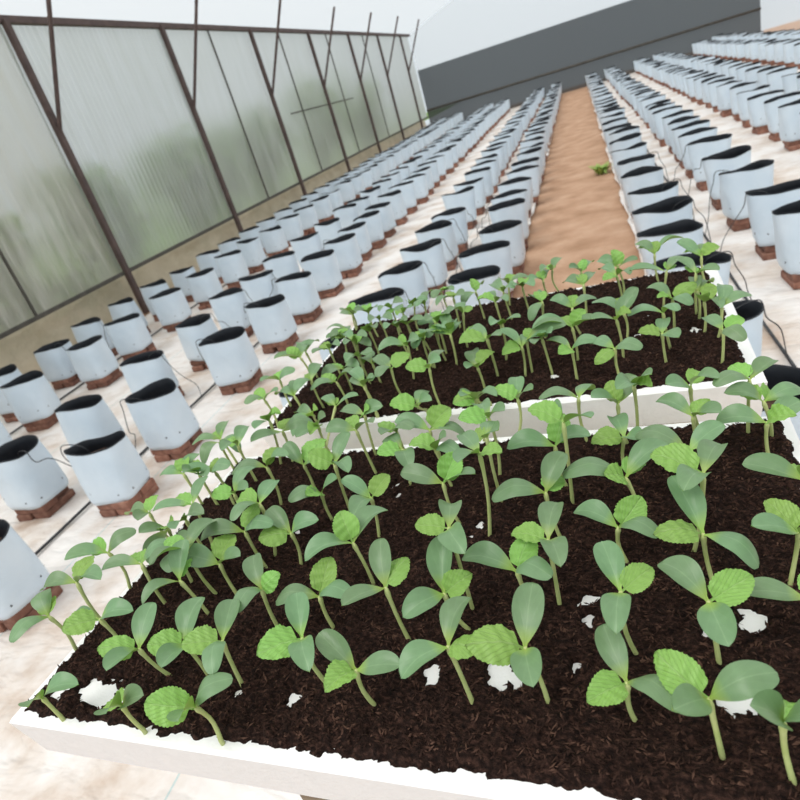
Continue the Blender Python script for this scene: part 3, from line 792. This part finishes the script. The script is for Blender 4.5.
(1,(-148,918),(-4,0,46),[('c',-20,24,13),('c',19,-23,16),('t',3,23,0)]),
(1,(-157,981),(5,2,37),[('c',-7,-26,20),('c',32,1,12),('t',6,22,7)]),
(1,(-119,924),(-4,0,46),[('c',-7,-30,14),('c',19,-25,12),('t',4,23,4)]),
(1,(-208,835),(6,2,53),[('c',-14,-25,18),('c',-10,30,10),('t',8,22,1)]),
(1,(-216,785),(1,1,47),[('c',-9,26,18),('c',17,-20,21),('t',-27,-12,10)]),
(1,(-238,821),(-1,-1,52),[('c',-4,-27,20),('c',25,-15,16),('t',2,22,8)]),
(1,(-260,871),(2,1,32),[('c',-14,-23,19),('c',-3,33,6)]),
(1,(-279,929),(-4,0,46),[('c',7,29,16),('c',-4,-28,18)]),
(1,(-231,914),(1,0,54),[('c',-22,-25,6),('c',23,-23,9),('t',-12,19,5)]),
(1,(-269,1011),(-4,-2,38),[('c',-5,-32,10),('c',27,-18,7),('t',15,-15,10)]),
(1,(-160,766),(-1,0,36),[('c',-22,22,13),('c',22,-21,13),('t',-34,-14,8)]),
(1,(-113,710),(3,1,40),[('c',-26,12,22),('c',8,32,5),('t',-23,-10,-1)]),
(1,(-105,720),(1,0,45),[('c',49,-2,12),('c',27,-18,10),('t',8,22,3)]),
(1,(-149,718),(-3,-1,56),[('c',-20,24,12),('c',22,-22,13),('t',-31,-13,7)]),
(1,(-163,688),(-2,-1,32),[('c',-9,28,16),('c',-6,-29,15),('t',21,15,11)]),
(1,(-80,712),(-4,0,46),[('c',14,-26,17),('c',-6,-31,11)]),
(1,(-152,652),(-11,-13,14),[('c',-11,-23,21),('c',26,-15,16),('t',-26,-12,5)]),
(1,(-143,768),(3,1,51),[('c',28,-12,13),('c',-5,-28,18),('t',-2,-20,12)]),
(1,(-93,985),(-4,-2,30),[('c',-20,-22,15),('c',13,29,11),('t',-4,21,11)]),
(1,(-79,1014),(-3,-1,36),[('c',14,29,9),('c',-14,-26,15),('t',-6,22,3)]),
(1,(-35,884),(2,1,45),[('c',-27,19,7),('c',15,29,8),('t',-3,21,9)]),
(1,(-36,982),(-1,0,33),[('c',-15,-23,18),('c',18,27,9),('t',7,18,14)]),
(1,(-92,820),(5,2,53),[('c',-16,29,6),('c',-17,-29,-5),('t',-7,21,9)]),
(1,(-48,731),(0,0,47),[('c',-44,-9,17),('c',28,-15,12),('t',-10,20,7),('t',17,12,15)]),
(1,(6,722),(-2,-1,51),[('c',22,14,22),('c',-27,-13,14),('t',16,-13,11)]),
(1,(14,776),(0,0,35),[('c',18,16,27),('c',-31,17,24),('t',-6,17,15)]),
(1,(21,932),(-4,0,46),[('c',-26,17,14),('c',26,-16,13),('t',-5,12,23)]),
(1,(17,896),(-4,0,46),[('c',-21,24,10),('c',17,-26,12),('t',-18,-15,2)]),
(1,(-44,816),(-5,-2,40),[('c',-26,11,17),('c',30,12,11),('t',2,21,10)]),
(1,(-49,676),(0,0,42),[('c',-27,17,9),('c',25,-12,19),('t',-13,-19,6)]),
(1,(2,652),(-4,0,46),[('c',-24,21,9),('c',23,-21,13),('t',-22,-11,-9)]),
(1,(72,970),(-1,0,42),[('c',-23,15,20),('c',39,10,19),('t',-21,10,11),('t',4,18,14)]),
(1,(129,907),(-4,0,46),[('c',-25,18,24),('c',11,29,11),('t',23,4,8),('t',-20,10,7)]),
(1,(68,864),(8,3,48),[('c',-44,-3,15),('c',22,19,16),('t',8,22,1)]),
(1,(102,815),(3,1,56),[('c',-18,24,15),('c',22,-24,8),('t',-7,22,4)]),
(1,(102,797),(1,0,39),[('c',20,26,4),('c',1,32,8),('t',20,-11,4)]),
(1,(102,757),(2,1,40),[('c',14,-30,7),('c',-6,-25,21),('t',13,17,10)]),
(1,(71,782),(1,0,40),[('c',-25,16,19),('c',16,-28,9),('t',-17,-11,11),('t',28,8,13)]),
(1,(51,692),(-1,0,37),[('c',6,32,6),('c',13,-30,9),('t',-24,-1,7)]),
(1,(60,730),(-4,0,46),[('c',-36,-2,14),('c',12,-25,19)]),
(1,(112,732),(7,3,40),[('c',30,8,12),('c',7,27,19)]),
(1,(106,672),(3,1,39),[('c',-13,30,7),('c',11,-31,7),('t',21,10,5)]),
]

def make_tray(ti, T, label):
    (cx, cy), w, d, rot = T
    z0 = FOAM_Z - TRAY_H
    root = link('seed_tray', None, None, (cx, cy, z0), rot)
    tag(root, label, 'seed tray', 'white foam seed trays')
    # foam block: outer wall slightly tapered, a 4 mm rounded top edge and a sunken bed under the soil
    b = MB()
    def rect(hw, hd, z): return [(-hw, -hd, z), (hw, -hd, z), (hw, hd, z), (-hw, hd, z)]
    rings = [rect(w / 2 - 0.008, d / 2 - 0.008, 0), rect(w / 2 - 0.006, d / 2 - 0.006, 0.003), rect(w / 2, d / 2, TRAY_H - 0.003), rect(w / 2 - 0.0025, d / 2 - 0.0025, TRAY_H)]
    vs = [p for r in rings for p in r]
    fs = [(3, 2, 1, 0), (12, 13, 14, 15)]
    for j in range(3):
        for k in range(4):
            fs.append((j * 4 + k, j * 4 + (k + 1) % 4, j * 4 + 4 + (k + 1) % 4, j * 4 + 4 + k))
    b.add(vs, fs)
    b.build('foam_block', M['foam'], root, False)
    # soil: a lumpy layer that thins out raggedly at the rim and over bare foam
    patches = [(x, y, r) for (t, x, y, r) in FOAM_PATCHES if t == ti]
    nx, ny = 330, 200
    mg = 0.0095
    H = {}
    def hgt(x, y):
        ex = w / 2 - abs(x); ey = d / 2 - abs(y)
        e = min(ex, ey)
        rag = 0.0045 * fbm(x, y, 45, 2, ti) + 0.0022 * fbm(x, y, 170, 2, ti + 3)
        lim = mg + (0.004 if ey < ex and y > 0 else 0) + (0.006 if ti == 1 and ex < ey and x > 0 else 0)
        k = (e - lim - rag) / 0.006
        h = 0.0055 * max(-1.0, min(1.0, k))
        for (px, py, r) in patches:
            dd = math.hypot((x - px), (y - py) * 0.9)
            if dd < r * 2.2:
                kk = 3.0 * (dd / (r * (1.0 + 0.75 * fbm(x, y, 130, 2, 9))) - 1.0)
                h = min(h, 0.0055 * max(-0.8, min(1.0, kk)))
        h += 0.0020 * fbm(x, y, 40, 2, 5 + ti) + 0.0042 * fbm(x, y, 150, 3, 2 + ti) * (0.25 if h < 0.001 else 1)
        return h
    v = []
    for j in range(ny + 1):
        for i in range(nx + 1):
            x = -w / 2 + 0.003 + (w - 0.006) * i / nx; y = -d / 2 + 0.003 + (d - 0.006) * j / ny
            v.append((x, y, TRAY_H + hgt(x, y)))
    fs = []
    for j in range(ny):
        for i in range(nx):
            a = j * (nx + 1) + i
            q4 = (a, a + 1, a + nx + 2, a + nx + 1)
            if max(v[t][2] for t in q4) > TRAY_H - 0.0045: fs.append(q4)
    b = MB(); b.add(v, fs)
    so = b.build('potting_soil', M['soil'], root); so['kind'] = 'stuff'
    # loose coir flakes and fibres lying on the soil
    b = MB(); q = random.Random(50 + ti)
    for _ in range(18000):
        x = q.uniform(-w / 2 + 0.008, w / 2 - 0.008); y = q.uniform(-d / 2 + 0.008, d / 2 - 0.008)
        h = hgt(x, y)
        if h < 0.0015: continue
        l = q.uniform(0.0008, 0.0034); wd = q.uniform(0.0004, 0.0012)
        if q.random() < 0.06: l *= 1.8; wd *= 0.5
        a = q.random() * 6.28; el = q.gauss(0.1, 0.35)
        dv = Vector((math.cos(a) * math.cos(el), math.sin(a) * math.cos(el), math.sin(el))); ev = Vector((-math.sin(a), math.cos(a), q.gauss(0, 0.4))).normalized()
        nv = dv.cross(ev)
        p = Vector((x, y, TRAY_H + h + 0.0006))
        b.add([p - dv * l - ev * wd * .6, p - dv * l * .2 - ev * wd, p + dv * l, p + dv * l * .1 + ev * wd, p + nv * wd * 0.8], [(0, 1, 4), (1, 2, 4), (2, 3, 4), (3, 0, 4), (3, 2, 1, 0)])
    ch = b.build('coir_flakes', M['chip'], root, False); ch['kind'] = 'stuff'
    return root
make_tray(0, TRAY_NEAR, 'near white foam tray of dark soil and seedlings, closest to the viewer')
make_tray(1, TRAY_FAR, 'second white foam tray of seedlings, standing behind the near tray')

# ------------------------------------------------------------------ seedlings
def cotyledon_mesh(i, arch, cup, wid, droop):
    nu, nv = 18, 8
    v = []; f = []; uvs = []
    for a in range(nu + 1):
        u = math.sin(math.pi / 2 * (a / nu)) * 0.6 + 0.4 * a / nu
        t = max(0.0, (u - 0.06) / 0.94)
        if t > 0.56: w = wid * max(0.0, 1 - ((t - 0.56) / 0.44) ** 2.5) ** 0.5
        else: w = wid * (0.11 + 0.89 * math.sin(math.pi / 2 * t / 0.56) ** 0.95)
        for c in range(nv + 1):
            s = -1 + 2 * c / nv
            y = s * w
            z = arch * 4 * u * (1 - u) + cup * (abs(s) ** 1.7) * w * 1.4 - droop * max(0, u - 0.55) ** 2 * 2.2 + 0.012 * math.sin(5 * u + 3 * s + i)
            v.append((u - 0.05 * droop * u * u, y, z)); uvs.append((u, s * w / wid))
    for a in range(nu):
        for c in range(nv):
            o = a * (nv + 1) + c; f.append((o, o + nv + 1, o + nv + 2, o + 1))
    return leaf_mesh('cotyledon', v, f, uvs, M['cotyledon'])
def leaf_mesh(nm, v, f, uvs, m):
    me = bpy.data.meshes.new(nm); me.from_pydata(v, [], f); me.materials.append(m)
    ul = me.uv_layers.new(name='UVMap')
    for lp in me.loops: ul.data[lp.index].uv = uvs[lp.vertex_index]
    me.polygons.foreach_set('use_smooth', [True] * len(f)); me.update()
    return me
def true_leaf_mesh(i, arch, fold, wid):
    nu, nv = 40, 10
    v = []; f = []; uvs = []
    for a in range(nu + 1):
        u = a / nu
        t = max(0.0, (u - 0.13) / 0.87)
        w = wid * (math.sin(math.pi * min(1.0, t ** 0.72)) ** 0.55 if 0 < t < 1 else 0)
        tooth = 0.055 * (abs(((u * 13 + 0.2 * i) % 1) - 0.35)) * 2 * (1 if 0.2 < u else 0)
        w = max(w - tooth * wid * 1.3 if w > 0.05 else w, 0.03 if u < 0.25 else 0)
        lobe = 0.10 * wid * math.exp(-((u - 0.2) / 0.06) ** 2)
        for c in range(nv + 1):
            s = -1 + 2 * c / nv
            ruff = 0.014 * math.sin(u * 26 - abs(s) * 9) * abs(s) + 0.030 * math.sin(u * 19 + s * 11 + i) * math.sin(u * 9 - s * 7)
            z = arch * 4 * u * (1 - u) + fold * abs(s) * w + ruff * (1 if u > 0.18 else 0)
            v.append((u - lobe * abs(s), s * w, z)); uvs.append((u, s * w / wid))
    for a in range(nu):
        for c in range(nv):
            o = a * (nv + 1) + c; f.append((o, o + nv + 1, o + nv + 2, o + 1))
    return leaf_mesh('true_leaf', v, f, uvs, M['true_leaf'])
COT = [cotyledon_mesh(0, 0.06, 0.22, 0.25, 0.15), cotyledon_mesh(1, 0.12, 0.28, 0.265, 0.35), cotyledon_mesh(2, 0.18, -0.20, 0.25, 0.5), cotyledon_mesh(3, 0.09, 0.38, 0.25, 0.0), cotyledon_mesh(4, 0.22, 0.16, 0.275, 0.6)]
TRU = [true_leaf_mesh(0, 0.12, 0.35, 0.36), true_leaf_mesh(1, 0.16, 0.55, 0.38), true_leaf_mesh(2, 0.10, 0.25, 0.38), true_leaf_mesh(3, 0.18, -0.25, 0.36)]
TO_CAM = Vector((0, 0, 1)) * 0.0 + Vector((back.x, back.y, 0)).normalized()

rows = {}
for n_, (ti, bp, hd, lv) in enumerate(SEEDLINGS):
    (cx, cy), w, d, rot = (TRAY_NEAR, TRAY_FAR)[ti]
    dx, dy = bp[0] / 1000 - cx, bp[1] / 1000 - cy
    lx = dx * math.cos(rot) + dy * math.sin(rot); ly = -dx * math.sin(rot) + dy * math.cos(rot)
    row = min(6, max(0, int((ly + d / 2) / d * 7)))
    rows.setdefault((ti, row), []).append((lx, n_))
NAME = {}
RN = ['front row', 'second row', 'third row', 'fourth row', 'fifth row', 'sixth row', 'back row']
for (ti, row), lst in rows.items():
    lst.sort()
    for j, (_, n_) in enumerate(lst):
        NAME[n_] = f'{ordinal(j + 1)} from left, {RN[row]} of {("near", "far")[ti]} tray'
for n_, (ti, bp, hd, lv) in enumerate(SEEDLINGS):
    q = random.Random(n_ * 17 + 1)
    nt = sum(1 for l in lv if l[0] == 't')
    root = link('seedling', None, None, (bp[0] / 1000, bp[1] / 1000, TRAY_TOP))
    tall = hd[2] > 50
    look = ('tall ' if tall else '') + ('seedling with toothed leaf' if nt else 'seedling with smooth leaves')
    tag(root, f'{look}, {NAME[n_]}', 'seedling', f'seedlings in the {("near", "far")[ti]} tray')
    H = Vector(hd) / 1000
    b = MB(); bow = Vector((q.gauss(0, 0.0015), q.gauss(0, 0.0015), 0)) + Vector((H.x, H.y, 0)) * 0.12
    pts = [Vector((0, 0, -0.004))] + [H * t + bow * math.sin(math.pi * t) for t in (0.0, 0.2, 0.4, 0.6, 0.8, 0.93)] + [H + Vector((0, 0, 0.001))]
    b.tube(pts, [0.0017, 0.0017, 0.0016, 0.0015, 0.0015, 0.0016, 0.0021, 0.0012], 8)
    b.build('stem', M['stem'], root)
    for li, (kind, x, y, z) in enumerate(lv):
        dvec = Vector((x, y, z)) / 1000; L_ = dvec.length
        dn = dvec.normalized()
        upv = Vector((0, 0, 1)) + TO_CAM * (0.35 if dn.z > 0.5 else 0.12)
        if kind == 't': upv += TO_CAM * 0.25
        nrm = upv - dn * upv.dot(dn)
        if nrm.length < 0.05: nrm = dn.orthogonal()
        nrm.normalize()
        nrm = (Matrix.Rotation(q.gauss(0, 0.16), 3, dn) @ nrm)
        yv = nrm.cross(dn)
        if kind == 'c':
            if dn.z > 0.6: me = COT[q.choice((0, 3, 0))]
            elif dn.z < 0.1: me = COT[q.choice((2, 4, 1))]
            else: me = COT[q.choice((0, 1, 1, 2, 3))]
            L = max(L_, 0.028) * 1.03; nm = 'cotyledon'
        else:
            me = TRU[q.randrange(4)]; L = max(L_, 0.016) * 1.05; nm = 'true_leaf'
        ws = q.uniform(0.92, 1.08)
        if kind == 'c' and L > 0.043: ws *= 0.9
        o = link(nm, me, root)
        o.matrix_basis = Matrix(((dn.x * L, yv.x * L * ws, nrm.x * L, H.x), (dn.y * L, yv.y * L * ws, nrm.y * L, H.y), (dn.z * L, yv.z * L * ws, nrm.z * L, H.z), (0, 0, 0, 1)))
